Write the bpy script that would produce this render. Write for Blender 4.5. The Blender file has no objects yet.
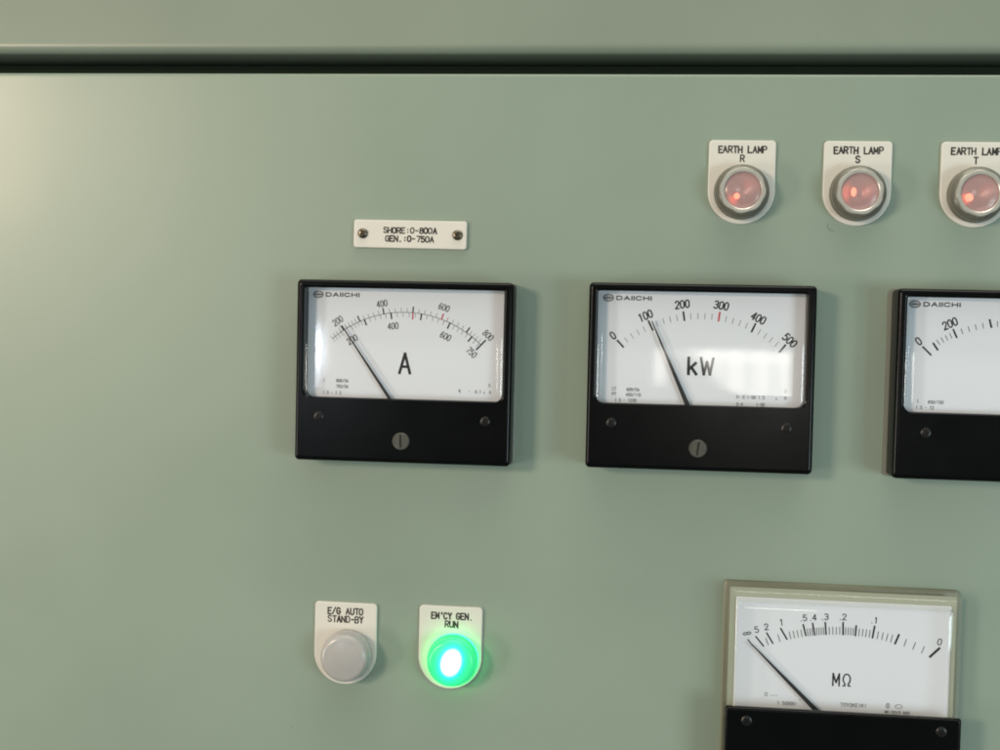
import bpy, math, random
from mathutils import Vector, Matrix
random.seed(7)
R = math.radians
S = bpy.context.scene
C = S.collection
MM = 0.001

# ------------------------------------------------------------------ camera
# world: x right along the panel, -y out of the panel towards the viewer, z up (metres)
cam = bpy.data.cameras.new('camera')
cam.sensor_width = 36.0
cam.lens = 36.0 * 1250.0 / 1000.0
cam.clip_start = 0.02
cam.clip_end = 50
co = bpy.data.objects.new('camera', cam)
C.objects.link(co)
RC = [[0.99357, -0.028209, 0.109645], [0.024695, 0.999141, 0.033271], [-0.110489, -0.030349, 0.993414]]
m = Matrix.Identity(4)
for j in range(3):
    X, Y, D = RC[0][j], RC[1][j], RC[2][j]
    m[0][j], m[1][j], m[2][j] = X, -D, Y
m.translation = Vector((0, -0.63407, 0))
co.matrix_world = m
S.camera = co

# ------------------------------------------------------------------ light
S.view_settings.view_transform = 'Standard'
S.view_settings.look = 'None'
S.view_settings.exposure = 0
S.view_settings.gamma = 1
S.cycles.filter_width = 1.9
S.cycles.sample_clamp_indirect = 6.0
S.cycles.max_bounces = 10
S.cycles.transparent_max_bounces = 12

W = bpy.data.worlds.new('World')
S.world = W
W.use_nodes = True
wn, wl = W.node_tree.nodes, W.node_tree.links
wn.clear()
wo = wn.new('ShaderNodeOutputWorld')
wb = wn.new('ShaderNodeBackground')
wt = wn.new('ShaderNodeTexCoord')
ws = wn.new('ShaderNodeSeparateXYZ')
wr = wn.new('ShaderNodeValToRGB')
wr.color_ramp.elements[0].position = 0.28
wr.color_ramp.elements[0].color = (0.15, 0.175, 0.16, 1)
wr.color_ramp.elements[1].position = 0.97
wr.color_ramp.elements[1].color = (2.2, 2.15, 1.9, 1)
e = wr.color_ramp.elements.new(0.55)
e.color = (0.13, 0.155, 0.148, 1)
e = wr.color_ramp.elements.new(0.86)
e.color = (0.48, 0.52, 0.48, 1)
wm = wn.new('ShaderNodeMapRange')
wm.inputs['From Min'].default_value = -1
wm.inputs['From Max'].default_value = 1
wl.new(wt.outputs['Generated'], ws.inputs[0])
wl.new(ws.outputs['Z'], wm.inputs['Value'])
wl.new(wm.outputs[0], wr.inputs[0])
wl.new(wr.outputs[0], wb.inputs[0])
wb.inputs[1].default_value = 1.0
wl.new(wb.outputs[0], wo.inputs[0])


def area(name, loc, target, sx, sy, power, col):
    d = bpy.data.lights.new(name, 'AREA')
    d.shape = 'RECTANGLE'
    d.size, d.size_y = sx, sy
    d.energy = power
    d.color = col
    o = bpy.data.objects.new(name, d)
    C.objects.link(o)
    o.location = loc
    o.rotation_euler = (Vector(target) - Vector(loc)).to_track_quat('-Z', 'Y').to_euler()
    return o


# the warm lamp off to the left that throws the shadows to the right
area('side_light', (-1.54, -2.0, 0.43), (0, 0, 0), 0.42, 0.34, 31.0, (1.0, 0.81, 0.62))
# a paler strip lamp lower on the left
area('strip_lamp', (-2.3, -1.5, -0.45), (-0.2, 0, -0.15), 0.30, 0.8, 22.0, (1.0, 0.94, 0.84))
# added cool fill from low on the right, no lamp known there
area('side_light', (1.05, -1.05, -0.22), (0.2, 0, -0.10), 0.45, 0.45, 8.5, (0.78, 0.96, 1.0))
# narrow ceiling tube above the panel
area('ceiling_tube', (0.15, -0.35, 1.5), (0.15, -0.30, 0), 1.2, 0.12, 7.5, (1.0, 0.97, 0.86))
# small bluish light added only to mirror a glare left on the ammeter glass
glare = area('glare_lamp', (-0.648, -1.8, -0.085), (-0.165, 0, -0.02), 0.085, 0.28, 1.9, (0.80, 0.88, 1.0))
# bright opening behind the viewer, mirrored in the meter glass; its blocked part is drawn into the lamp pattern
win = area('window_lamp', (0.185, -1.8, -0.090), (0.185, 0, -0.090), 0.32, 0.135, 1.5, (1.0, 0.95, 0.87))


class LampNodes:
    """brightness pattern across a lamp's own face (u right, v up as seen mirrored)"""
    def __init__(s, o):
        o.data.use_nodes = True
        s.n, s.l = o.data.node_tree.nodes, o.data.node_tree.links
        s.e = s.n['Emission']
        g = s.n.new('ShaderNodeNewGeometry')
        x = s.n.new('ShaderNodeSeparateXYZ')
        s.l.new(g.outputs['Parametric'], x.inputs[0])
        s.u, s.v = x.outputs[0], x.outputs[1]

    def m(s, op, a, b=None):
        n = s.n.new('ShaderNodeMath')
        n.operation = op
        for k, v in enumerate((a, b)):
            if isinstance(v, (int, float)):
                n.inputs[k].default_value = v
            elif v is not None:
                s.l.new(v, n.inputs[k])
        return n.outputs[0]

    def ramp(s, x, lo, hi):
        n = s.n.new('ShaderNodeMapRange')
        n.interpolation_type = 'SMOOTHSTEP'
        n.inputs['From Min'].default_value = lo
        n.inputs['From Max'].default_value = hi
        s.l.new(x, n.inputs['Value'])
        return n.outputs[0]

    def done(s, x):
        s.l.new(x, s.e.inputs['Strength'])


q = LampNodes(win)
# viewer's outline drawn as a dark slant at the lamp's lower left; streaks elsewhere
slant = q.m('SUBTRACT', q.u, q.m('MULTIPLY', 0.33, q.m('SUBTRACT', 1.0, q.v)))
open_ = q.m('MULTIPLY', q.ramp(slant, 0.18, 0.30), q.ramp(q.v, 0.0, 0.10))
left_ = q.m('MULTIPLY', q.m('MULTIPLY', q.ramp(q.u, 0.11, 0.07), q.ramp(q.u, 0.0, 0.04)), q.ramp(q.v, 0.30, 0.62))
wave = q.m('ADD', 0.80, q.m('MULTIPLY', 0.16, q.m('SINE', q.m('MULTIPLY', q.u, 41.0))))
wave = q.m('ADD', wave, q.m('MULTIPLY', 0.10, q.m('SINE', q.m('MULTIPLY', q.u, 97.0))))
wave = q.m('MULTIPLY', wave, q.ramp(q.u, 1.0, 0.86))
head_ = q.m('MULTIPLY', q.m('MULTIPLY', 0.45, q.ramp(q.v, 0.80, 0.92)), q.m('MULTIPLY', q.ramp(q.u, 1.0, 0.8), q.ramp(q.u, 0.0, 0.3)))
q.done(q.m('ADD', q.m('MULTIPLY', wave, q.m('MAXIMUM', open_, left_)), head_))

q = LampNodes(glare)
side = q.m('MULTIPLY', q.ramp(q.u, 0.0, 0.25), q.ramp(q.u, 1.0, 0.5))
peak = q.m('MULTIPLY', q.ramp(q.v, 0.45, 0.62), q.ramp(q.v, 0.88, 0.70))
body = q.m('ADD', q.m('MULTIPLY', 0.34, q.m('MULTIPLY', q.ramp(q.v, 0.0, 0.2), q.ramp(q.v, 0.95, 0.7))), q.m('MULTIPLY', 1.1, peak))
q.done(q.m('MULTIPLY', side, body))


# ------------------------------------------------------------------ materials
def mat(name, col, rough=0.5, metal=0.0, spec=0.5, emit=None, estr=0.0, coat=0.0):
    a = bpy.data.materials.new(name)
    a.use_nodes = True
    b = a.node_tree.nodes['Principled BSDF']
    b.inputs['Base Color'].default_value = (*col, 1)
    b.inputs['Roughness'].default_value = rough
    b.inputs['Metallic'].default_value = metal
    b.inputs['Specular IOR Level'].default_value = spec
    b.inputs['Coat Weight'].default_value = coat
    if emit:
        b.inputs['Emission Color'].default_value = (*emit, 1)
        b.inputs['Emission Strength'].default_value = estr
    return a


def wear(a, scale, amount, rough_amount=0.1, bump=0.0, bump_scale=None):
    """mottles a material a little: colour, roughness, and a fine surface ripple"""
    nt = a.node_tree
    b = nt.nodes['Principled BSDF']
    tc = nt.nodes.new('ShaderNodeTexCoord')
    n = nt.nodes.new('ShaderNodeTexNoise')
    n.inputs['Scale'].default_value = scale
    n.inputs['Detail'].default_value = 5
    nt.links.new(tc.outputs['Object'], n.inputs['Vector'])
    base = tuple(b.inputs['Base Color'].default_value)
    r = nt.nodes.new('ShaderNodeValToRGB')
    r.color_ramp.elements[0].position = 0.15
    r.color_ramp.elements[1].position = 0.85
    r.color_ramp.elements[0].color = tuple(c * (1 - amount) for c in base[:3]) + (1,)
    r.color_ramp.elements[1].color = tuple(min(1, c * (1 + amount)) for c in base[:3]) + (1,)
    nt.links.new(n.outputs['Fac'], r.inputs[0])
    nt.links.new(r.outputs[0], b.inputs['Base Color'])
    mr = nt.nodes.new('ShaderNodeMapRange')
    ro = b.inputs['Roughness'].default_value
    mr.inputs['From Min'].default_value = 0.1
    mr.inputs['From Max'].default_value = 0.9
    mr.inputs['To Min'].default_value = max(0.02, ro - rough_amount)
    mr.inputs['To Max'].default_value = ro + rough_amount
    nt.links.new(n.outputs['Fac'], mr.inputs['Value'])
    nt.links.new(mr.outputs[0], b.inputs['Roughness'])
    if bump:
        n2 = nt.nodes.new('ShaderNodeTexNoise')
        n2.inputs['Scale'].default_value = bump_scale or scale * 10
        n2.inputs['Detail'].default_value = 3
        nt.links.new(tc.outputs['Object'], n2.inputs['Vector'])
        bp = nt.nodes.new('ShaderNodeBump')
        bp.inputs['Strength'].default_value = bump
        bp.inputs['Distance'].default_value = 0.0005
        nt.links.new(n2.outputs['Fac'], bp.inputs['Height'])
        nt.links.new(bp.outputs[0], b.inputs['Normal'])
    return a


def clear(name, tint=(1, 1, 1), rough=0.01, ior=1.49):
    """thin clear plastic: lets light through, mirrors by Fresnel"""
    a = bpy.data.materials.new(name)
    a.use_nodes = True
    nt = a.node_tree
    nt.nodes.clear()
    out = nt.nodes.new('ShaderNodeOutputMaterial')
    mx = nt.nodes.new('ShaderNodeMixShader')
    tr = nt.nodes.new('ShaderNodeBsdfTransparent')
    gl = nt.nodes.new('ShaderNodeBsdfGlossy')
    fr = nt.nodes.new('ShaderNodeFresnel')
    tr.inputs[0].default_value = (*tint, 1)
    gl.inputs['Roughness'].default_value = rough
    ge = nt.nodes.new('ShaderNodeNewGeometry')
    io = nt.nodes.new('ShaderNodeMapRange')
    io.inputs['To Min'].default_value = ior
    io.inputs['To Max'].default_value = 1.0 / ior
    nt.links.new(ge.outputs['Backfacing'], io.inputs['Value'])
    nt.links.new(io.outputs[0], fr.inputs[0])
    nt.links.new(fr.outputs[0], mx.inputs[0])
    nt.links.new(tr.outputs[0], mx.inputs[1])
    nt.links.new(gl.outputs[0], mx.inputs[2])
    nt.links.new(mx.outputs[0], out.inputs[0])
    return a


def panel_paint(name, col):
    a = mat(name, col, 0.43, spec=0.50, coat=0.24)
    a.node_tree.nodes['Principled BSDF'].inputs['Coat Roughness'].default_value = 0.27
    wear(a, 9.0, 0.07, 0.10, bump=0.045, bump_scale=300)
    nt = a.node_tree
    b = nt.nodes['Principled BSDF']
    # slow waviness of the sheet, on top of the fine ripple
    tc = nt.nodes.new('ShaderNodeTexCoord')
    n3 = nt.nodes.new('ShaderNodeTexNoise')
    n3.inputs['Scale'].default_value = 22
    n3.inputs['Detail'].default_value = 2
    nt.links.new(tc.outputs['Object'], n3.inputs['Vector'])
    bp = nt.nodes.new('ShaderNodeBump')
    bp.inputs['Strength'].default_value = 0.10
    bp.inputs['Distance'].default_value = 0.0012
    old = b.inputs['Normal'].links[0].from_socket
    nt.links.new(old, bp.inputs['Normal'])
    nt.links.new(n3.outputs['Fac'], bp.inputs['Height'])
    nt.links.new(bp.outputs[0], b.inputs['Normal'])
    # sparse specks of dirt
    v = nt.nodes.new('ShaderNodeTexVoronoi')
    v.inputs['Scale'].default_value = 26
    nt.links.new(tc.outputs['Object'], v.inputs['Vector'])
    lt = nt.nodes.new('ShaderNodeMapRange')
    lt.inputs['From Min'].default_value = 0.008
    lt.inputs['From Max'].default_value = 0.018
    lt.inputs['To Min'].default_value = 0.35
    lt.inputs['To Max'].default_value = 0.0
    nt.links.new(v.outputs['Distance'], lt.inputs['Value'])
    mix = nt.nodes.new('ShaderNodeMix')
    mix.data_type = 'RGBA'
    col = b.inputs['Base Color'].links[0].from_socket
    nt.links.new(lt.outputs[0], mix.inputs[0])
    nt.links.new(col, mix.inputs[6])
    mix.inputs[7].default_value = (0.10, 0.12, 0.085, 1)
    nt.links.new(mix.outputs[2], b.inputs['Base Color'])
    return a


PAINT = panel_paint('sage_enamel', (0.226, 0.284, 0.228))
PAINT_TOP = panel_paint('sage_enamel_darker', (0.198, 0.236, 0.187))  # upper panel: darker, slightly browner tone of the sage enamel
BLACK = wear(mat('black_plastic', (0.0016, 0.0018, 0.0019), 0.22, spec=0.15), 60, 0.2, 0.05)
SCREWBLACK = mat('black_screw', (0.006, 0.006, 0.006), 0.34, spec=0.38)
GASKET = mat('grey_gasket', (0.165, 0.172, 0.14), 0.45)
DIAL = wear(mat('dial_white', (0.645, 0.67, 0.72), 0.55, spec=0.3), 30, 0.012, 0.03)
INK = mat('black_ink', (0.012, 0.012, 0.014), 0.5, spec=0.3)
GREYINK = mat('grey_ink', (0.075, 0.075, 0.075), 0.5, spec=0.3)
PALEINK = mat('pale_ink', (0.25, 0.25, 0.25), 0.5, spec=0.3)
REDINK = mat('red_ink', (0.50, 0.05, 0.06), 0.5, spec=0.3)
NEEDLE = mat('needle_black', (0.01, 0.01, 0.011), 0.45)
GLASS = clear('meter_glass', rough=0.045)
CLEARCASE = mat('clear_case', (0.42, 0.41, 0.32), 0.07, spec=0.9)
CLEARCASE.node_tree.nodes['Principled BSDF'].inputs['Alpha'].default_value = 0.20
PLATE = wear(mat('ivory_plate', (0.62, 0.595, 0.54), 0.38, spec=0.45), 45, 0.03, 0.06)
ENGRAVE = mat('engraved_black', (0.02, 0.016, 0.014), 0.6)
OLDSCREW = wear(mat('tarnished_screw', (0.16, 0.135, 0.10), 0.32, metal=0.9), 400, 0.5, 0.1)
RECESS = mat('screw_recess', (0.02, 0.018, 0.015), 0.6)
ADJUST = wear(mat('grey_screw', (0.055, 0.055, 0.045), 0.4, spec=0.5), 500, 0.25, 0.08)
RING = wear(mat('dull_ring', (0.155, 0.15, 0.122), 0.34, metal=0.30), 150, 0.15, 0.08)
RIM = wear(mat('silver_rim', (0.50, 0.48, 0.43), 0.30, metal=0.45), 150, 0.08, 0.06)
REFLECT = wear(mat('red_reflector', (0.44, 0.29, 0.28), 0.40, metal=0.55), 120, 0.1, 0.06)
LENSRED = mat('hazy_red_lens', (0.52, 0.385, 0.375), 0.20, spec=0.5)
LENSRED.node_tree.nodes['Principled BSDF'].inputs['Alpha'].default_value = 0.42
BULB = mat('red_bulb', (0.8, 0.15, 0.1), 0.4, emit=(1.0, 0.17, 0.09), estr=3.2)
MILK = wear(mat('milky_lens', (0.385, 0.375, 0.365), 0.22, spec=0.5), 80, 0.05, 0.05)
MILK.node_tree.nodes['Principled BSDF'].inputs['Subsurface Weight'].default_value = 0.5
MILK.node_tree.nodes['Principled BSDF'].inputs['Subsurface Scale'].default_value = 0.003
GAP_SHADE = mat('gap_shade', (0.012, 0.026, 0.010), 0.8)  # near-black green puts the gap's shade into its back plate


def green_lens():
    a = bpy.data.materials.new('lit_green_lens')
    a.use_nodes = True
    nt = a.node_tree
    b = nt.nodes['Principled BSDF']
    b.inputs['Base Color'].default_value = (0.05, 0.35, 0.16, 1)
    b.inputs['Roughness'].default_value = 0.3
    tc = nt.nodes.new('ShaderNodeTexCoord')
    mp = nt.nodes.new('ShaderNodeMapping')
    # the bulb behind the lens is a tall tilted capsule
    mp.vector_type = 'TEXTURE'
    mp.inputs['Location'].default_value = (0.0004, 0, 0.0006)
    mp.inputs['Rotation'].default_value = (0, R(16), 0)
    mp.inputs['Scale'].default_value = (0.0100, 10.0, 0.0138)
    ln = nt.nodes.new('ShaderNodeVectorMath')
    ln.operation = 'LENGTH'
    nt.links.new(tc.outputs['Object'], mp.inputs[0])
    nt.links.new(mp.outputs[0], ln.inputs[0])
    r = nt.nodes.new('ShaderNodeValToRGB')
    el = r.color_ramp.elements
    el[0].position = 0.37
    el[0].color = (1.0, 1.0, 1.0, 1)
    el[1].position = 1.0
    el[1].color = (0.0, 0.15, 0.045, 1)
    for p, c in ((0.48, (0.20, 0.62, 0.46, 1)), (0.57, (0.0, 0.34, 0.22, 1)), (0.72, (0.0, 0.25, 0.115, 1)), (0.86, (0.0, 0.19, 0.065, 1))):
        x = el.new(p)
        x.color = c
    nt.links.new(ln.outputs['Value'], r.inputs[0])
    skc = nt.nodes.new('ShaderNodeMix')
    skc.data_type = 'RGBA'
    skc.inputs[7].default_value = (0.0, 0.15, 0.030, 1)
    nt.links.new(r.outputs[0], skc.inputs[6])
    nt.links.new(skc.outputs[2], b.inputs['Emission Color'])
    # skirt glow boosted past the lens face to spread a green halo on the plate
    sp = nt.nodes.new('ShaderNodeSeparateXYZ')
    nt.links.new(tc.outputs['Object'], sp.inputs[0])
    sk = nt.nodes.new('ShaderNodeMapRange')
    sk.inputs['From Min'].default_value = -0.0056
    sk.inputs['From Max'].default_value = -0.0046
    sk.inputs['To Min'].default_value = 4.0
    sk.inputs['To Max'].default_value = 36.0
    nt.links.new(sp.outputs['Y'], sk.inputs['Value'])
    nt.links.new(sk.outputs[0], b.inputs['Emission Strength'])
    sk2 = nt.nodes.new('ShaderNodeMapRange')
    sk2.inputs['From Min'].default_value = -0.0075
    sk2.inputs['From Max'].default_value = -0.0066
    nt.links.new(sp.outputs['Y'], sk2.inputs['Value'])
    nt.links.new(sk2.outputs[0], skc.inputs[0])
    return a


GREEN = green_lens()


# ------------------------------------------------------------------ mesh helpers (all in mm: x, y up, d out of the panel)
class MB:
    def __init__(s):
        s.v, s.f = [], []

    def loops(s, loops, cap0=False, cap1=True, close=False):
        """each loop: list of (x,y,d), same length; bridges neighbours"""
        base = len(s.v)
        n = len(loops[0])
        for L in loops:
            s.v += L
        for k in range(len(loops) - 1):
            for i in range(n):
                j = (i + 1) % n
                a, b = base + k * n, base + (k + 1) * n
                s.f.append((a + i, a + j, b + j, b + i))
        if cap0:
            s.f.append(tuple(base + i for i in range(n))[::-1])
        if cap1:
            s.f.append(tuple(base + (len(loops) - 1) * n + i for i in range(n)))
        return s

    def ribbon(s, pts, w, d, cyc=False):
        """flat mitred stroke through pts, width w, at height d"""
        P = [Vector(p) for p in pts]
        n = len(P)
        if not cyc:
            for i in range(1, n - 1):
                if (P[i] - P[i - 1]).angle(P[i + 1] - P[i]) > R(75):
                    s.ribbon(pts[:i + 1], w, d)
                    return s.ribbon(pts[i:], w, d + 0.002)
        Lf, Rt = [], []
        for i in range(n):
            if cyc:
                a, b = (P[i] - P[i - 1]), (P[(i + 1) % n] - P[i])
            else:
                a = P[i] - P[i - 1] if i else P[1] - P[0]
                b = P[i + 1] - P[i] if i < n - 1 else P[-1] - P[-2]
            a, b = a.normalized(), b.normalized()
            na, nb = Vector((-a.y, a.x)), Vector((-b.y, b.x))
            k = na + nb
            if k.length < 0.2:
                k = na
            k.normalize()
            sc = min(2.0, 1 / max(0.3, k.dot(na)))
            q = P[i].copy()
            if not cyc and i == 0:
                q -= b * w * 0.35
            if not cyc and i == n - 1:
                q += a * w * 0.35
            Lf.append(q + k * (w / 2 * sc))
            Rt.append(q - k * (w / 2 * sc))
        base = len(s.v)
        s.v += [(p.x, p.y, d) for p in Lf] + [(p.x, p.y, d) for p in Rt]
        for i in range(n if cyc else n - 1):
            j = (i + 1) % n
            s.f.append((base + i, base + n + i, base + n + j, base + j))
        return s

    def build(s, name, material, parent=None, smooth=40, origin=(0, 0, 0)):
        me = bpy.data.meshes.new(name)
        ox, oy, od = origin
        me.from_pydata([((x - ox) * MM, -(d - od) * MM, (y - oy) * MM) for x, y, d in s.v], [], s.f)
        import bmesh
        bm = bmesh.new()
        bm.from_mesh(me)
        bmesh.ops.recalc_face_normals(bm, faces=bm.faces)
        bm.to_mesh(me)
        bm.free()
        me.materials.append(material)
        if smooth:
            for p in me.polygons:
                p.use_smooth = True
            me.set_sharp_from_angle(angle=R(smooth))
        o = bpy.data.objects.new(name, me)
        C.objects.link(o)
        o.location = (ox * MM, -od * MM, oy * MM)
        if parent:
            o.parent = parent
        return o


def rrect(x0, x1, y0, y1, rtl, rtr, rbr, rbl, d, n=6):
    """rounded rectangle, clockwise from top-left; y0 top, y1 bottom"""
    out = []
    for cx, cy, r, a0 in ((x0 + rtl, y0 - rtl, rtl, 180), (x1 - rtr, y0 - rtr, rtr, 90),
                          (x1 - rbr, y1 + rbr, rbr, 0), (x0 + rbl, y1 + rbl, rbl, -90)):
        for k in range(n + 1):
            a = R(a0 - 90 * k / n)
            out.append((cx + r * math.cos(a), cy + r * math.sin(a), d))
    return out


def rr(x0, x1, y0, y1, r, d, n=6):
    return rrect(x0, x1, y0, y1, r, r, r, r, d, n)


def inset(L, t, d):
    P = [Vector((x, y)) for x, y, _ in L]
    n = len(P)
    area2 = sum(P[i].x * P[(i + 1) % n].y - P[(i + 1) % n].x * P[i].y for i in range(n))
    sg = 1 if area2 > 0 else -1
    out = []
    for i in range(n):
        a = (P[i] - P[i - 1]).normalized()
        b = (P[(i + 1) % n] - P[i]).normalized()
        k = Vector((-a.y, a.x)) + Vector((-b.y, b.x))
        k.normalize()
        sc = 1 / max(0.5, k.dot(Vector((-a.y, a.x))))
        q = P[i] + k * (t * sc * sg)
        out.append((q.x, q.y, d))
    return out


def circ(cx, cy, r, d, n=64):
    f = r if callable(r) else (lambda a: r)
    return [(cx + f(2 * math.pi * i / n) * math.cos(2 * math.pi * i / n),
             cy + f(2 * math.pi * i / n) * math.sin(2 * math.pi * i / n), d) for i in range(n)]


def lathe(mb, cx, cy, prof, n=64, cap0=False, cap1=True):
    return mb.loops([circ(cx, cy, r, d, n) for r, d in prof], cap0, cap1)


def cross_r(w, l, rot=0.0):
    def f(a):
        a = a - rot
        c, s = abs(math.cos(a)), abs(math.sin(a))
        best = 0
        for hx, hy in ((l, w), (w, l)):
            best = max(best, min(hx / max(c, 1e-6), hy / max(s, 1e-6)))
        return best
    return f


def slot_r(w, l, rot=0.0):
    def f(a):
        a = a - rot
        return min(l / max(abs(math.cos(a)), 1e-6), w / max(abs(math.sin(a)), 1e-6))
    return f


def octo_r(r, k=0.93, rot=R(22.5)):
    """a circle of radius r with eight flats cut to k*r"""
    def f(a):
        b = (a - rot + R(22.5)) % R(45) - R(22.5)
        return min(r, k * r / math.cos(b))
    return f


# ------------------------------------------------------------------ lettering: single-stroke engraving alphabet, 4 x 6 cell
def arcp(cx, cy, rx, ry, a0, a1, n=8):
    return [(cx + rx * math.cos(R(a0 + (a1 - a0) * i / n)), cy + ry * math.sin(R(a0 + (a1 - a0) * i / n))) for i in range(n + 1)]


O_ = arcp(2, 4, 2, 2, 0, 180) + arcp(2, 2, 2, 2, 180, 360) + [(4, 4)]
GL = {
    'A': [[(0, 0), (2, 6), (4, 0)], [(0.75, 2), (3.25, 2)]],
    'B': [[(0, 0), (0, 6), (2.6, 6), (3.6, 5.5), (3.8, 4.6), (3.4, 3.5), (2.6, 3.1), (0, 3.1)], [(2.6, 3.1), (3.7, 2.5), (4, 1.5), (3.6, .5), (2.6, 0), (0, 0)]],
    'C': [arcp(2, 4, 2, 2, 20, 180) + arcp(2, 2, 2, 2, 180, 340)],
    'D': [[(0, 0), (0, 6), (2.2, 6), (3.5, 5.2), (4, 3.8), (4, 2.2), (3.5, .8), (2.2, 0), (0, 0)]],
    'E': [[(4, 6), (0, 6), (0, 0), (4, 0)], [(0, 3.1), (3.2, 3.1)]],
    'G': [arcp(2, 4, 2, 2, 25, 180) + arcp(2, 2, 2, 2, 180, 360) + [(4, 2.8), (2.3, 2.8)]],
    'H': [[(0, 0), (0, 6)], [(4, 0), (4, 6)], [(0, 3), (4, 3)]],
    'I': [[(2, 0), (2, 6)]],
    'L': [[(0, 6), (0, 0), (3.8, 0)]],
    'M': [[(0, 0), (0, 6), (2, 1.6), (4, 6), (4, 0)]],
    'N': [[(0, 0), (0, 6), (4, 0), (4, 6)]],
    'O': [O_], '0': [O_],
    'P': [[(0, 0), (0, 6), (2.7, 6), (3.7, 5.5), (4, 4.5), (3.7, 3.4), (2.7, 2.9), (0, 2.9)]],
    'R': [[(0, 0), (0, 6), (2.7, 6), (3.7, 5.5), (4, 4.5), (3.7, 3.4), (2.7, 2.9), (0, 2.9)], [(2, 2.9), (4, 0)]],
    'S': [[(3.9, 5.0), (3.2, 5.8), (2, 6), (.8, 5.8), (.1, 5), (.1, 4.2), (.8, 3.5), (2, 3.05), (3.2, 2.6), (3.95, 1.8), (3.9, .9), (3.2, .2), (2, 0), (.8, .2), (.05, 1)]],
    'T': [[(0, 6), (4, 6)], [(2, 6), (2, 0)]],
    'U': [[(0, 6)] + arcp(2, 2, 2, 2, 180, 360) + [(4, 6)]],
    'V': [[(0, 6), (2, 0), (4, 6)]],
    'W': [[(0, 6), (1, 0), (2, 4.6), (3, 0), (4, 6)]],
    'Y': [[(0, 6), (2, 3), (4, 6)], [(2, 3), (2, 0)]],
    'F': [[(4, 6), (0, 6), (0, 0)], [(0, 3.1), (3.2, 3.1)]],
    'J': [[(3.4, 6)] + arcp(1.7, 1.7, 1.7, 1.7, 360, 180)],
    'K': [[(0, 0), (0, 6)], [(4, 6), (0, 2.4)], [(1.5, 3.7), (4, 0)]],
    'k': [[(0, 0), (0, 6)], [(3.2, 4.1), (0, 1.6)], [(1.2, 2.6), (3.5, 0)]],
    'X': [[(0, 0), (4, 6)], [(0, 6), (4, 0)]],
    '1': [[(1, 4.9), (2.2, 6), (2.2, 0)]],
    '2': [[(.1, 4.6), (.5, 5.6), (1.6, 6), (2.8, 5.9), (3.8, 5.2), (3.9, 4.2), (3.3, 3.2), (0, 0), (4, 0)]],
    '3': [[(.2, 5.2), (1, 5.9), (2.2, 6), (3.4, 5.6), (3.8, 4.7), (3.4, 3.6), (2.4, 3.15), (1.6, 3.15)], [(2.4, 3.15), (3.6, 2.6), (4, 1.6), (3.5, .5), (2.2, 0), (1, .1), (.1, .9)]],
    '4': [[(3, 0), (3, 6), (0, 1.7), (4, 1.7)]],
    '5': [[(3.7, 6), (.6, 6), (.3, 3.3), (1.2, 3.8), (2.4, 3.8), (3.6, 3.1), (4, 1.9), (3.5, .6), (2.2, 0), (1, .1), (.1, .8)]],
    '6': [[(3.6, 5.3), (2.6, 6), (1.4, 5.8), (.5, 4.8), (.1, 3), (.1, 1.8), (.8, .4), (2, 0), (3.3, .4), (4, 1.7), (3.5, 3), (2.2, 3.5), (.9, 3), (.15, 2)]],
    '7': [[(0, 6), (4, 6), (1.6, 0)]],
    '8': [arcp(2, 4.6, 1.7, 1.4, -90, 270, 14), arcp(2, 1.6, 2, 1.6, 90, 450, 14)],
    '/': [[(.4, -.2), (3.6, 6.2)]],
    '-': [[(.7, 3), (3.3, 3)]],
    '.': [[(1.8, .1), (2.3, .1)]],
    ':': [[(1.8, 1.2), (2.3, 1.2)], [(1.8, 4.2), (2.3, 4.2)]],
    "'": [[(2, 6.2), (2, 4.6)]],
    '~': [[(.2, 2.6), (1, 3.5), (2, 3.1), (3, 2.6), (3.8, 3.4)]],
    '^': [[(2, 0), (2, 4)], [(.3, 0), (3.7, 0)]],           # upright-mounting symbol
    '@': [arcp(2, 3, 2.2, 2.6, 0, 360, 16)],
    'w': [arcp(2, 3.4, 2.0, 2.6, -62, 242, 16) + [(0, .25)], ],
}
GL['w'] = [[(4, .2), (2.9, .2), (2.9, 1.1)] + arcp(2, 3.5, 1.9, 2.5, -55, 235, 14) + [(1.1, 1.1), (1.1, .2), (0, .2)]]   # ohm sign
GL['8i'] = [arcp(1.0, 3, 1.25, 1.2, 25, 335, 12) + arcp(3.4, 3, 1.25, 1.2, -155, 155, 12) + [(2.2, 3.45)]]              # infinity


def text(mb, s, cx, cy, h, pitch, cw, w, d, rot=0.0, slant=0.0, jit=0.0):
    """string centred on (cx,cy): cap height h, character pitch and width, stroke w"""
    chars = s if isinstance(s, list) else list(s)
    n = len(chars)
    c, sn = math.cos(rot), math.sin(rot)
    k = 0
    for i, ch in enumerate(chars):
        if ch == ' ':
            continue
        x0 = -((n - 1) * pitch + cw) / 2 + i * pitch
        jx, jy, jw, ja = (random.uniform(-jit, jit) for _ in range(4))
        for st in GL[ch]:
            pts = []
            for gx, gy in st:
                ly = gy / 6 * h - h / 2
                lx = x0 + gx / 4 * cw + slant * ly
                lx, ly = lx + jx * .12 - ja * .03 * ly, ly + jy * .10
                pts.append((cx + c * lx - sn * ly, cy + sn * lx + c * ly))
            k += 1
            mb.ribbon(pts, w * (1 + jw * .14), d + 0.003 * (k % 5))
    return mb


# ------------------------------------------------------------------ things
def thing(name, label, cat, x, y, rot=0.0, group=None):
    o = bpy.data.objects.new(name, None)
    o.empty_display_size = 0.01
    C.objects.link(o)
    o.location = (x * MM, 0, y * MM)
    o.rotation_euler = (0, -rot, 0)
    o['label'], o['category'] = label, cat
    if group:
        o['group'] = group
    return o


def structure(o):
    o['kind'] = 'structure'
    return o


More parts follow.
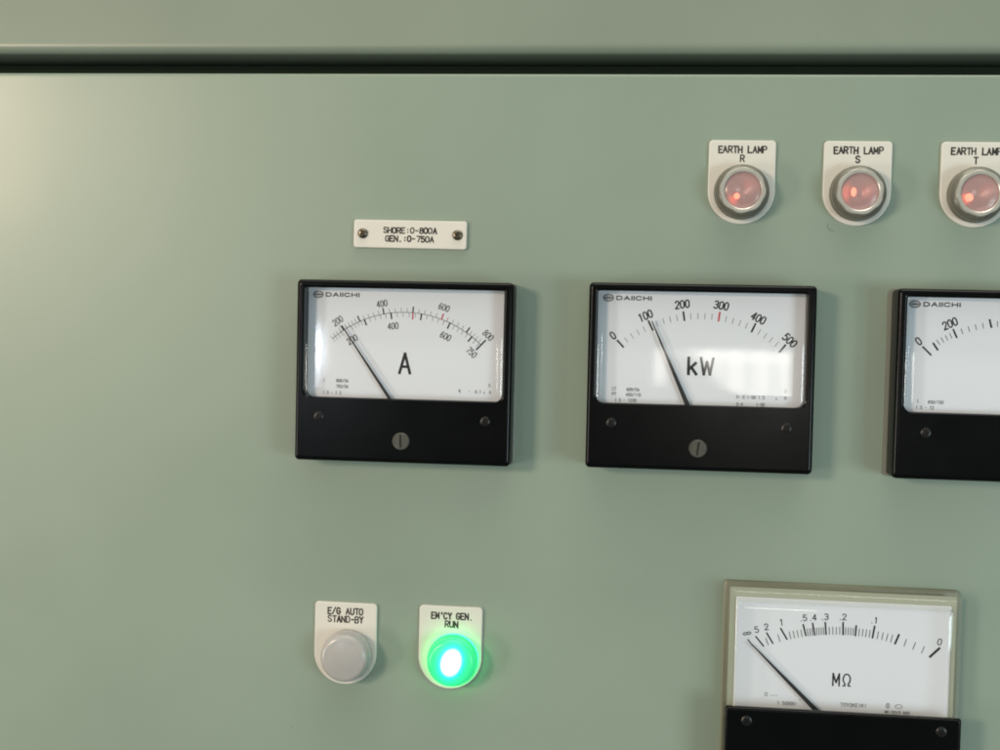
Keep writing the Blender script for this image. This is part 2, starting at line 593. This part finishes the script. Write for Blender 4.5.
# ---- the setting: lower panel, gap, upper panel -------------------------
def profile_sheet(name, prof, x0, x1, material, smooth=40):
    """extrudes a (d, y) profile along x"""
    mb = MB()
    mb.loops([[(x, y, d) for d, y in prof] for x in (x0, x1)], True, True)
    return structure(mb.build(name, material, smooth=smooth))


def corner(d, y, r, a0, a1, n=8):
    return [(d + r * math.cos(R(a0 + (a1 - a0) * i / n)), y + r * math.sin(R(a0 + (a1 - a0) * i / n))) for i in range(n + 1)]


profile_sheet('control_panel', [(-12, -900), (0, -900), (0, 122), (0, 127), (0, 129)] + corner(-1.6, 131.6 - 1.6, 1.6, 0, 90) + [(-12, 131.6)], -900, 900, PAINT)
profile_sheet('upper_panel', [(-110, 600), (-54.0, 600)] + [(1.47 - k * .1228, 146.31 + k) for k in (12, 5, 1)] + corner(1.5 - 4.2, 141.6 + 4.2, 4.2, 7, -90) + [(-29, 141.6), (-110, 185)], -900, 900, PAINT_TOP)
profile_sheet('gap_back_plate', [(-125, 600), (-111, 600), (-111, 185), (-29.5, 141.4), (-29.5, -900), (-125, -900)], -900, 900, GAP_SHADE)


sc = MB()
sc.ribbon([(91.2, 58.2), (91.0, 56.9), (91.5, 55.6), (92.6, 54.8), (94.0, 54.6)], .45, 0.05)
sc.build('scuff_mark', mat('dull_scuff', (0.15, 0.18, 0.145), 0.6), bpy.data.objects['control_panel'], smooth=0)


# ---- screws -------------------------------------------------------------
def phillips(mb, x, y, r, d, h, rot=0.3):
    n = 64
    mb.loops([circ(x, y, r, d - 0.2, n), circ(x, y, r * .97, d + h * .35, n), circ(x, y, r * .8, d + h * .8, n),
              circ(x, y, r * .62, d + h, n), circ(x, y, cross_r(r * .15, r * .56, rot), d + h, n),
              circ(x, y, cross_r(r * .10, r * .44, rot), d + h * .1, n)])
    return mb


# ---- meters -------------------------------------------------------------
MW, MH, MD = 110.0, 91.48, 17.0
WX0, WX1, WY0, WY1 = 4.4, 105.4, -3.9, -59.4
DD = 10.0                                   # height of the dial face


def circle3(a, b, c):
    ax, ay, bx, by, cx, cy = *a, *b, *c
    D = 2 * (ax * (by - cy) + bx * (cy - ay) + cx * (ay - by))
    ux = ((ax**2 + ay**2) * (by - cy) + (bx**2 + by**2) * (cy - ay) + (cx**2 + cy**2) * (ay - by)) / D
    uy = ((ax**2 + ay**2) * (cx - bx) + (bx**2 + by**2) * (ax - cx) + (cx**2 + cy**2) * (bx - ax)) / D
    return ux, uy, math.hypot(ax - ux, ay - uy)


def meter(x, y, rot, name, label, cat, grp, flange=0.5, screw_x=12.4):
    t = thing(name, label, cat, x, y, rot, grp)
    out0 = rr(0, MW, 0, -MH, 2.2, 0)
    mb = MB()
    mb.loops([rr(.3, MW - .3, -.3, -MH + .3, 2.2, 1.5), rr(0, MW, 0, -MH, 2.2, 1.6), rr(0, MW, 0, -MH, 2.2, MD - 1.7),
              rr(.35, MW - .35, -.35, -MH + .35, 2.1, MD - .8),
              rr(1.3, MW - 1.3, -1.3, -MH + 1.3, 1.6, MD - .1), rr(1.9, MW - 1.9, -1.9, -MH + 1.9, 1.3, MD), rr(2.2, MW - 2.2, -2.2, -MH + 2.2, 1.2, MD),
              rrect(WX0 - 1.3, WX1 + 1.3, WY0 + 1.3, WY1 - .8, 1.5, 1.5, 4.8, 4.8, MD),
              rrect(WX0 - 1.0, WX1 + 1.0, WY0 + 1.0, WY1 - .5, 1.4, 1.4, 4.6, 4.6, MD),
              rrect(WX0, WX1, WY0, WY1, .8, .8, 4.0, 4.0, MD - .7),
              rrect(WX0, WX1, WY0, WY1, .8, .8, 4.0, 4.0, DD - .4)], False, False)
    mb.build('case', BLACK, t)
    g = MB()
    g.loops([rr(-flange, MW + flange, .5, -MH - .5, 2.6, .0), rr(-flange, MW + flange, .5, -MH - .5, 2.6, 1.2), rr(-.1, MW + .1, .1, -MH - .1, 2.4, 1.55)])
    g.build('gasket', GASKET, t)
    dl = MB()
    dl.loops([rr(2.2, MW - 2.2, -2.2, -62.5, 1, DD - 1), rr(2.2, MW - 2.2, -2.2, -62.5, 1, DD)], True, True)
    dial = dl.build('dial', DIAL, t)
    c = MB()
    def wl_(i, d, rb):
        return rrect(WX0 + i, WX1 - i, WY0 - i, WY1 + i, max(.25, .8 - i * .5), max(.25, .8 - i * .5), max(.3, rb), max(.3, rb), d)
    c.loops([wl_(.0, MD - .80, 4), wl_(.5, MD - .42, 3.6), wl_(1.2, MD - .10, 3.2), wl_(2.1, MD + .13, 2.6), wl_(3.2, MD + .27, 2.0), wl_(4.4, MD + .33, 1.4),
             wl_(6.0, MD + .36, .9), wl_(9, MD + .37, .6), wl_(18, MD + .38, .4)])
    c.build('glass_cover', GLASS, t, smooth=80)
    for sx, sy in ((screw_x, -69.0), (97.2, -69.2)):
        phillips(MB(), sx, sy, 2.5, MD, .65, random.uniform(0, 1.5)).build('screw', SCREWBLACK, t)
    a = MB()
    rot_s = random.uniform(1.2, 1.8)
    a.loops([circ(54.9, -80.4, 4.5, MD - .2), circ(54.9, -80.4, 4.4, MD + .5), circ(54.9, -80.4, 4.0, MD + .9),
             circ(54.9, -80.4, slot_r(.55, 3.3, rot_s), MD + .95), circ(54.9, -80.4, slot_r(.5, 3.2, rot_s), MD + .1)])
    a.build('zero_adjuster', ADJUST, t)
    return t, dial


def needle(t, tip, base, w0, w1, d=DD + 2.0):
    a, b = Vector(tip), Vector(base)
    u = (b - a).normalized()
    n = Vector((-u.y, u.x))
    mb = MB()
    q = [a + n * w0 / 2, b + n * w1 / 2, b - n * w1 / 2, a - n * w0 / 2]
    mb.loops([[(p.x, p.y, d) for p in q], [(p.x, p.y, d + .35) for p in q]], True, True)
    return mb.build('needle', NEEDLE, t, smooth=0)


def tick(mb, cx, cy, ang, r0, r1, w, d):
    c, s = math.cos(ang), math.sin(ang)
    mb.ribbon([(cx + c * r0, cy + s * r0), (cx + c * r1, cy + s * r1)], w, d)


def logo(dial, x=9.4, y=-7.3, x0=13.3, x1=31.6):
    d = DD + .12
    mb = MB()
    mb.ribbon(arcp(x, y, 2.45, 1.65, 0, 360, 24)[:-1], .5, d, True)
    mb.ribbon([(x - 1.7, y), (x + 1.7, y)], .75, d + .01)
    mb.ribbon([(x - 1.2, y + .85), (x + 1.2, y + .85)], .28, d + .01)
    mb.ribbon([(x - 1.2, y - .85), (x + 1.2, y - .85)], .28, d + .01)
    xs = x0
    for ch, wd in zip('DAIICHI', (3.0, 3.1, .5, .5, 3.0, 3.0, .5)):
        if ch == 'I':
            text(mb, 'I', xs + .3, y, 1.75, 1, .1, .62, d)
        else:
            text(mb, ch, xs + wd / 2, y, 1.75, 1, wd - .5, .55, d)
        xs += wd + .62
    mb.build('maker_mark', GREYINK, dial, smooth=0)


def small_print(dial, rows, material, h=1.5):
    mb = MB()
    for s, x, y in rows:
        text(mb, s, x, y, h, h * .72, h * .5, .22, DD + .12)
    mb.build('fine_print', material, dial, smooth=0)


METERS = 'black panel meters mounted in a row'
d0 = DD + .12

# -- ammeter
A, Ad = meter(-172.4, 24.9, .002, 'ammeter', 'black ammeter with big letter A on its dial, under the screwed shore rating plate', 'meter', METERS)
cx, cy, r = circle3((23.0, -25.2), (58.43, -15.7), (93.3, -31.0))
def ang(x, y):
    return math.atan2(y - cy, x - cx)
outer = {200: ang(23.0, -25.4), 300: ang(31.4, -21.1), 400: ang(43.6, -17.0), 500: ang(58.4, -15.7), 600: ang(73.2, -18.4), 700: ang(85.9, -25.0), 800: ang(93.3, -31.3)}
inner = {200: ang(25.2, -24.2), 300: ang(33.7, -20.2), 400: ang(47.2, -16.4), 500: ang(62.9, -16.0), 600: ang(77.6, -20.2), 700: ang(88.8, -27.0), 750: ang(93.3, -31.3)}
def lerp_tab(tab, v):
    ks = sorted(tab)
    for a, b in zip(ks, ks[1:]):
        if v <= b:
            break
    return tab[a] + (tab[b] - tab[a]) * (v - a) / (b - a)
maj, mnr, red, num = MB(), MB(), MB(), MB()
a_lo = ang(17.2, -29.6)
mnr.ribbon([(cx + r * math.cos(a_lo + (outer[800] - a_lo) * i / 60), cy + r * math.sin(a_lo + (outer[800] - a_lo) * i / 60)) for i in range(61)], .26, d0)
for v in range(300, 800, 100):
    tick(red if v == 600 else maj, cx, cy, outer[v], r, r + 2.9, .62, d0 + .01)
for v in range(300, 750, 100):
    tick(maj, cx, cy, inner[v], r - 2.9, r, .70, d0 + .01)
tick(maj, cx, cy, outer[200], r, r + 2.6, .6, d0 + .01)
tick(red, cx, cy, lerp_tab(inner, 472), r - 3.2, r - .2, .6, d0 + .015)
tick(maj, cx, cy, outer[800], r - 3.2, r + 3.2, .75, d0 + .01)
pale = MB()
for v in range(220, 800, 20):
    if v % 100:
        tick(red if v == 620 else pale, cx, cy, lerp_tab(outer, v), r + .2, r + 2.2, .24, d0 + .015)
for v in range(220, 750, 20):
    if v % 100:
        tick(pale, cx, cy, lerp_tab(inner, v), r - 2.2, r - .2, .24, d0 + .015)
for k, q in enumerate((.25, .5, .75, 1.0)):
    an = outer[200] + (a_lo - outer[200]) * q
    tick(pale, cx, cy, an, r - 2.0, r - .2, .24, d0 + .015)
    tick(pale, cx, cy, an, r + .2, r + 2.0, .24, d0 + .015)
def arc_text(mb, s, x, y, h, cw, w, cx, cy, extra=0.0):
    text(mb, s, x, y, h, cw * 1.42, cw, w, d0 + .02, math.atan2(y - cy, x - cx) - math.pi / 2 + extra, 0.06)
for s, x, y in (('200', 19.7, -20.6), ('400', 42.4, -11.4), ('600', 74.3, -12.7), ('800', 97.0, -26.2),
                ('200', 27.4, -29.9), ('400', 48.3, -22.6), ('600', 75.4, -27.2), ('750', 88.8, -35.0)):
    arc_text(num, s, x, y, 3.1, 1.35, .40, cx, cy)
maj.build('scale_marks', INK, Ad, smooth=0)
mnr.build('scale_arc', GREYINK, Ad, smooth=0)
pale.build('minor_marks', PALEINK, Ad, smooth=0)
red.build('red_marks', REDINK, Ad, smooth=0)
num.build('numerals', GREYINK, Ad, smooth=0)
text(MB(), 'A', 54.8, -41.4, 10.0, 1, 5.4, 1.35, d0).build('unit_symbol', INK, Ad, smooth=0)
logo(Ad)
small_print(Ad, [('1', 13.1, -51.2), ('800/5A', 22.6, -51.0), ('750/5A', 22.6, -53.9), ('1.5 - 1 2', 17.4, -57.2),
                 ('K', 83.2, -54.6), ('-', 88.0, -54.7), ('0.1', 92.5, -54.8), ('^', 95.6, -54.8), ('@', 98.6, -54.9), ('S', 98.2, -51.4)], GREYINK)
needle(A, (22.4, -23.0), (50.4, -63.2), .55, 1.75)

# -- kilowatt meter
K, Kd = meter(-25.0, 26.3, .003, 'power_meter', 'black kilowatt meter marked kW with a pale window reflection on its glass', 'meter', METERS)
KT = [((14.32, -28.41), (17.27, -31.58)), ((29.4, -18.5), (31.6, -22.84)), ((46.33, -13.65), (47.02, -17.83)), ((64.11, -13.55), (63.59, -17.64)), ((81.55, -18.75), (79.73, -22.72)), ((96.29, -28.83), (93.5, -32.32))]
kcx, kcy, kr = circle3(KT[0][0], KT[2][0], KT[5][0])
maj, red, pale, num = MB(), MB(), MB(), MB()
angs = []
for i, (a, b) in enumerate(KT):
    (red if i == 3 else maj).ribbon([a, b], .85, d0)
    angs.append((math.atan2(a[1] - kcy, a[0] - kcx)))
for i in range(5):
    for j in range(1, 5):
        an = angs[i] + (angs[i + 1] - angs[i]) * j / 5
        tick(pale, kcx, kcy, an, kr - 3.9, kr - 1.1, .30, d0)
for s, (x, y) in zip(('0', '100', '200', '300', '400', '500'), ((12.0, -26.0), (27.8, -15.9), (45.7, -9.9), (64.8, -10.1), (82.9, -16.0), (98.3, -26.5))):
    arc_text(num, s, x, y, 3.7, 1.75, .62, kcx, kcy)
maj.build('scale_marks', INK, Kd, smooth=0)
pale.build('minor_marks', PALEINK, Kd, smooth=0)
red.build('red_mark', REDINK, Kd, smooth=0)
num.build('numerals', INK, Kd, smooth=0)
u = text(MB(), 'k', 51.8, -40.2, 8.2, 1, 4.4, 1.4, d0)
text(u, 'W', 58.6, -40.2, 8.2, 1, 6.0, 1.25, d0).build('unit_symbol', INK, Kd, smooth=0)
logo(Kd)
small_print(Kd, [('CT', 13.3, -52.4), ('600/5A', 22.6, -52.6), ('PT', 13.3, -55.0), ('450/110', 22.8, -55.2), ('1.5 - 1230', 19.0, -58.0),
                 ('3~ 0.1-50 1.5', 80.0, -54.9), ('^', 92.6, -54.9), ('@', 97.0, -54.9), ('S', 97.0, -51.6), ('0-4', 75, -58.4), ('1-00', 85, -58.4)], GREYINK)
needle(K, (31.0, -18.4), (51.0, -62.8), .55, 2.5)

# -- the meter cut by the right edge
V, Vd = meter(123.0, 26.34, 0.0, 'panel_meter', 'black meter cut off by the right edge, scale starting 0 and 200', 'meter', METERS, 2.0, 15.0)
vt = [((17.16, -27.83), (21.05, -31.65), .8), ((21.93, -25.96), (24.1, -29.05), .9), ((31.05, -19.08), (32.81, -22.89), .8), ((47.81, -14.06), (48.73, -17.55), .9)]
vt = [((a[0] - 3.5, a[1]), (b[0] - 3.5, b[1]), w) for a, b, w in vt]
vcx, vcy, vr = circle3(vt[0][0], vt[2][0], vt[3][0])
maj, pale, num = MB(), MB(), MB()
va = []
for a, b, w in vt:
    maj.ribbon([a, b], w, d0)
    va.append(math.atan2(a[1] - vcy, a[0] - vcx))
step = va[3] - va[2]
for a0, a1 in ((va[1], va[2]), (va[2], va[3]), (va[3], va[3] + step), (va[3] + step, va[3] + 2 * step)):
    for j in range(1, 5):
        tick(pale, vcx, vcy, a0 + (a1 - a0) * j / 5, vr - 3.6, vr - 1.0, .32, d0)
for k in (1, 2):
    tick(maj, vcx, vcy, va[3] + k * step, vr - 3.8, vr, .85, d0)
arc_text(num, '0', 11.5, -25.1, 3.7, 1.75, .62, vcx, vcy)
arc_text(num, '200', 25.9, -16.3, 3.7, 1.75, .62, vcx, vcy)
maj.build('scale_marks', INK, Vd, smooth=0)
pale.build('minor_marks', GREYINK, Vd, smooth=0)
num.build('numerals', INK, Vd, smooth=0)
logo(Vd, 9.2, -7.2, 13.2)
small_print(Vd, [('1', 12.1, -54.2), ('450/150', 20.5, -54.4), ('1.5 - 12', 15.5, -57.2)], GREYINK)
needle(V, (84.0, -22.0), (60.0, -63.0), .55, 2.3)

# ---- insulation meter with the clear cover --------------------------------
MO = thing('insulation_meter', 'insulation meter marked with the megohm sign, clear plastic rim and black lower cover', 'meter', 47.1, -121.4)
IW, IH, ID = 112.0, 96.0, 19.0
mb = MB()
mb.loops([rr(-1.2, IW + 1.2, .6, -IH - 1.2, 2.0, 0), rr(-1.2, IW + 1.2, .6, -IH - 1.2, 2.0, 1.4), rr(-.6, IW + .6, .2, -IH - .6, 2.0, 1.9)])
mb.build('gasket', mat('olive_gasket', (0.16, 0.165, 0.11), 0.4), MO)
mb = MB()
box = lambda i, d, r_=2.2: rr(i, IW - i, -i, -58.6 + i, r_, d)
def top_cover(i, d, lift=0.0):
    return rrect(i, IW - i, -i, -60.6, 2.0, 2.0, .4, .4, d)
mb.loops([top_cover(0, 1.6), top_cover(.1, ID - 6.5), top_cover(.5, ID - 5.2), top_cover(1.3, ID - 3.8),
          rrect(2.3, IW - 2.3, -2.6, -60.2, 1.8, 1.8, .4, .4, ID - 2.5), rrect(3.3, IW - 3.3, -4.2, -60.2, 1.4, 1.4, .4, .4, ID - 1.4),
          rrect(4.2, IW - 4.2, -5.6, -60.2, 1.1, 1.1, .4, .4, ID - .7), rrect(4.7, IW - 4.7, -6.3, -60.2, .8, .8, .4, .4, ID - .5),
          rrect(5.0, IW - 5.0, -6.6, -60.2, .8, .8, .4, .4, ID - .9), rrect(5.1, IW - 5.1, -6.7, -64.0, .8, .8, .4, .4, 8.4)], False, False)
rim = mb.build('clear_rim', CLEARCASE, MO)
mb = MB()
mb.loops([rrect(5.0, IW - 5.0, -6.6, -60.2, .7, .7, .4, .4, ID - 2.0), rrect(6.0, IW - 6.0, -7.6, -60.0, .7, .7, .4, .4, ID - 1.5),
          rrect(9, IW - 9, -11, -58.8, .7, .7, .4, .4, ID - 1.4)])
mb.build('glass_cover', GLASS, MO, smooth=60)
mb = MB()
mb.loops([rr(1.5, IW - 1.5, -1.5, -66, 1, 6.8), rr(1.5, IW - 1.5, -1.5, -66, 1, 7.4)], True, True)
mb.build('back_frame', mat('olive_plastic', (0.29, 0.32, 0.245), 0.45), MO)
mb = MB()
mb.loops([rr(4.6, IW - 4.0, -6.2, -66, .5, 7.5), rr(4.6, IW - 4.0, -6.2, -66, .5, 8.0)], True, True)
MOd = mb.build('dial', DIAL, MO)
mb = MB()
mb.loops([rrect(.2, IW - .2, -58.3, -IH, .8, .8, 2, 2, ID - 2.2), rrect(.2, IW - .2, -58.3, -IH, .8, .8, 2, 2, ID - .4), rrect(.5, IW - .5, -58.6, -IH + .3, .8, .8, 2, 2, ID + .2),
          rrect(1.2, IW - 1.2, -59.2, -IH + 1.0, .8, .8, 2, 2, ID + .5), rrect(1.7, IW - 1.7, -59.7, -IH + 1.5, .8, .8, 2, 2, ID + .51), rrect(4, IW - 4, -62, -IH + 4, .8, .8, 2, 2, ID + .51)], True, True)
mb.build('lower_cover', BLACK, MO)
mb = MB()
mb.loops([rr(.4, IW - .4, -66.5, -IH + .2, 2, 1.9), rr(.4, IW - .4, -66.5, -IH + .2, 2, ID - 2.3)], True, True)
mb.loops([rrect(.4, 4.2, -60.8, -66.4, .3, .3, .3, .3, 1.9), rrect(.4, 4.2, -60.8, -66.4, .3, .3, .3, .3, ID - 2.3)], True, True)
mb.loops([rrect(IW - 3.8, IW - .4, -60.8, -66.4, .3, .3, .3, .3, 1.9), rrect(IW - 3.8, IW - .4, -60.8, -66.4, .3, .3, .3, .3, ID - 2.3)], True, True)
mb.build('lower_case', BLACK, MO)
for sx, sy in ((10.4, -64.6), (102.6, -64.6)):
    phillips(MB(), sx, sy, 2.6, ID + .5, .65, random.uniform(0, 1.5)).build('screw', SCREWBLACK, MO)
a = MB()
a.loops([circ(56, -83.5, 4.5, ID), circ(56, -83.5, 4.4, ID + .6), circ(56, -83.5, 4.0, ID + 1.0),
         circ(56, -83.5, slot_r(.55, 3.3, 1.4), ID + 1.05), circ(56, -83.5, slot_r(.5, 3.2, 1.4), ID + .3)])
a.build('zero_adjuster', ADJUST, MO)
DD_keep, DD = DD, 8.0
d0 = DD + .12
mcx, mcy, mr = circle3((14.67, -25.71), (56.6, -16.56), (102.95, -26.87))
maj, pale, num = MB(), MB(), MB()
mticks = [((10.86, -27.36), (13.4, -30.48), .55), ((14.67, -25.71), (18.52, -30.21), .7), ((19.87, -23.65), (23.05, -28.63), .7), ((26.61, -21.06), (29.83, -26.28), .75),
          ((37.45, -18.6), (38.92, -24.02), .75), ((41.95, -17.7), (43.22, -23.5), .75), ((48.07, -16.99), (48.65, -22.9), .75), ((56.62, -16.56), (56.82, -22.6), .8),
          ((63.01, -17.87), (62.69, -22.79), .8), ((71.81, -17.67), (70.96, -23.4), .85), ((83.53, -21.23), (81.78, -25.81), .9), ((102.95, -26.87), (98.61, -31.34), 1.1)]
ma = []
for a, b, w in mticks:
    maj.ribbon([a, b], w, d0)
    q = b
    ma.append(math.atan2(q[1] - mcy, q[0] - mcx))
for (i, n) in ((1, 2), (2, 2), (3, 5), (4, 4), (5, 5), (6, 5), (7, 5), (8, 5), (9, 5), (10, 4)):
    for j in range(1, n):
        an = ma[i] + (ma[i + 1] - ma[i]) * j / n
        tick(pale, mcx, mcy, an, mr - 6.0, mr - 2.4, .34, d0 + .01)
for s, x, y in ((['8i'], 10.2, -24.4), ('5', 14.9, -22.2), ('2', 19.6, -20.6), ('1', 26.9, -17.9), ('.5', 37.2, -15.3), ('.4', 41.8, -14.8), ('.3', 47.6, -14.2), ('.2', 56.2, -13.8), ('.1', 71.4, -14.7), ('0', 102.9, -23.8)):
    inf = isinstance(s, list)
    an = math.atan2(y - mcy, x - mcx) - math.pi / 2
    text(num, s, x, y, 2.9 if not inf else 3.0, 1.9, 1.7 if not inf else 3.0, .40, d0 + .02, an * .5)
maj.build('scale_marks', INK, MOd, smooth=0)
pale.build('minor_marks', GREYINK, MOd, smooth=0)
num.build('numerals', INK, MOd, smooth=0)
u = text(MB(), 'M', 54.2, -45.1, 6.0, 1, 3.0, .75, d0)
text(u, 'w', 59.3, -45.1, 6.0, 1, 3.6, .65, d0).build('unit_symbol', INK, MOd, smooth=0)
mb = MB()
for s, x, y, h in (('@', 20.6, -54.2, 2.0), ('---', 24.4, -54.6, 1.5), ('1 50000-', 31.0, -58.2, 1.5), ('-', 37.0, -56.2, 1.6), ('TOYOKEIKI', 63.0, -57.3, 1.7),
                   ('@', 79.4, -56.6, 2.6), ('I', 79.4, -56.6, 1.9), ('MC-50/0 600', 84.0, -59.7, 1.3), ('NO. 1-0008', 83.0, -61.7, 1.2)):
    text(mb, s, x, y, h, h * .84, h * .58, .24, d0)
mb.ribbon(arcp(84.6, -56.7, 1.7, .9, 0, 360, 12)[:-1], .24, d0, True)
mb.build('fine_print', GREYINK, MOd, smooth=0)
needle(MO, (12.0, -28.6), (49.2, -64.6), .55, 2.6, 10.0)
DD = DD_keep

# ---- rating plate ---------------------------------------------------------
NP = thing('rating_plate', 'narrow ivory plate reading SHORE and GEN. ampere ranges, screwed on above the ammeter', 'plate', -117.9, 49.4, -.004)
mb = MB()
o0 = rr(-29.3, 29.3, 7.2, -7.2, 1.4, 0)
mb.loops([o0, inset(o0, 0, 1.4), inset(o0, .15, 1.75), inset(o0, .4, 1.9), inset(o0, .7, 1.9), inset(o0, 1.1, 1.9)])
npm = mb.build('plate', PLATE, NP)
tx = text(MB(), 'SHORE:0-800A', .0, 2.0, 2.75, 2.33, 1.72, .72, 1.93, jit=1.0)
text(tx, 'GEN.:0-750A', -.2, -2.3, 2.75, 2.33, 1.72, .72, 1.93, jit=1.0)
tx.build('lettering', ENGRAVE, npm, smooth=0)
for sx, q in ((-24.5, .5), (24.6, 1.0)):
    phillips(MB(), sx, .1, 2.65, 1.9, 1.3, q).build('screw', OLDSCREW, NP)


# ---- pilot lamps -----------------------------------------------------------
def lamp_plate(t, rows, px=0.0, top=25.9, half=16.4, low=-15.6):
    """tongue-shaped plate: square top, round bottom, centred on px"""
    y0 = low + half
    L = []
    for ccx, a0 in ((px - half + 2.0, 180), (px + half - 2.0, 90)):
        for k in range(6):
            a = R(a0 - 90 * k / 5)
            L.append((ccx + 2.0 * math.cos(a), top - 2.0 + 2.0 * math.sin(a), 0))
    L += [(px + half * math.cos(R(a)), y0 + half * math.sin(R(a)), 0) for a in range(0, -181, -6)]
    mb = MB()
    mb.loops([L, inset(L, 0, 1.1), inset(L, .15, 1.4), inset(L, .4, 1.55), inset(L, .7, 1.55), inset(L, 1.1, 1.55)])
    p = mb.build('label_plate', PLATE, t, smooth=50)
    tx = MB()
    for s, x, y, pitch in rows:
        text(tx, s, x, y, 3.15, pitch, pitch * .72, .74, 1.6, jit=1.0)
    tx.build('lettering', ENGRAVE, p, smooth=0)
    return p


EARTH = 'earth lamps in a row at the top right'
def earth_lamp(x, letter, bulb, label):
    t = thing('earth_lamp', label, 'indicator lamp', x, 72.8, 0, EARTH)
    lamp_plate(t, [('EARTH LAMP', .1, 21.3, 2.42), (letter, .0, 16.9, 2.5)])
    n = 96
    turn = R(random.uniform(0, 45))
    mb = MB()
    mb.loops([circ(0, 0, 13.2, 1.6, n), circ(0, 0, 13.5, 2.2, n), circ(0, 0, 13.5, 4.6, n), circ(0, 0, 12.9, 5.2, n), circ(0, 0, 13.2, 5.7, n),
              circ(0, 0, 13.0, 8.6, n), circ(0, 0, 12.2, 9.6, n), circ(0, 0, octo_r(11.4, .965, turn), 10.4, n)], False, False)
    mb.build('bezel', RING, t, smooth=30)
    mb = MB()
    mb.loops([circ(0, 0, octo_r(11.4, .965, turn), 10.3, n), circ(0, 0, octo_r(11.2, .965, turn), 11.7, n), circ(0, 0, octo_r(10.8, .97, turn), 12.1, n),
              circ(0, 0, 9.4, 12.1, n), circ(0, 0, 8.9, 11.7, n), circ(0, 0, 8.7, 10.2, n)], False, False)
    mb.build('rim', RIM, t, smooth=30)
    mb = MB()
    lathe(mb, 0, 0, [(8.9, 10.8), (6.0, 7.6), (3.2, 5.2), (1.6, 4.4), (0.3, 4.3)], n)
    mb.build('reflector', REFLECT, t, smooth=50)
    mb = MB()
    lathe(mb, 0, 0, [(8.8, 11.0), (7.6, 11.5), (5.5, 11.95), (3.0, 12.2), (1.0, 12.3), (.2, 12.3)], n)
    mb.build('lens', LENSRED, t, smooth=60)
    bx, by, br, bl = bulb
    mb = MB()
    prof = [(br * math.sin(R(a)), 8.0 + br * math.cos(R(a))) for a in range(178, 0, -12)]
    loops = []
    for rad, d in prof:
        loops.append([(px, by + (py - by) * bl, dd) for px, py, dd in circ(bx, by, rad, d, 20)])
    mb.loops(loops, True, True)
    mb.build('bulb', BULB, t, smooth=80)
    return t


earth_lamp(48.4, 'R', (-2.6, -2.5, 1.5, 1.0), 'glowing red earth lamp with plate lettered EARTH LAMP R')
earth_lamp(104.4, 'S', (-2.6, .2, 1.3, 1.7), 'glowing red earth lamp with plate lettered EARTH LAMP S')
earth_lamp(160.4, 'T', (-4.3, -1.8, 2.0, 1.0), 'glowing red earth lamp with plate lettered EARTH LAMP T')


def status_lamp(x, y, rows, px, lens_mat, label, name):
    t = thing(name, label, 'indicator lamp', x, y)
    lamp_plate(t, rows, px, 26.6, 16.4, -16.2)
    mb = MB()
    lathe(mb, 0, 0, [(12.2, 1.5), (12.2, 2.0), (12.2, 3.2), (11.8, 3.4), (11.4, 3.5)], 80, False, False)
    mb.build('bezel', RING, t, smooth=30)
    mb = MB()
    prof = [(9.0, 2.6), (12.6, 2.7), (13.0, 3.0), (13.0, 6.4), (12.4, 7.0), (12.3, 7.4), (12.3, 10.2)]
    for a in range(0, 91, 9):
        prof.append((9.4 + 2.9 * math.cos(R(a)), 10.4 + 2.6 * math.sin(R(a))))
    prof += [(7.5, 13.35), (5, 13.75), (2.5, 13.95), (.3, 14.0)]
    lathe(mb, 0, 0, prof, 96)
    mb.build('lens', lens_mat, t, smooth=60, origin=(0, 0, 0))
    return t


status_lamp(-145.6, -168.3, [('E/G AUTO', -1.9, 22.1, 2.38), ('STAND-BY', -1.7, 17.9, 2.38)], -1.7, MILK,
            'unlit milky white lamp with plate lettered E/G AUTO STAND-BY', 'pilot_lamp')
status_lamp(-90.2, -167.6, [("EM'CY GEN.", -1.4, 21.6, 2.18), ('RUN', -1.4, 17.3, 2.38)], -2.0, GREEN,
            "brightly lit green lamp with plate lettered EM'CY GEN. RUN", 'pilot_lamp')
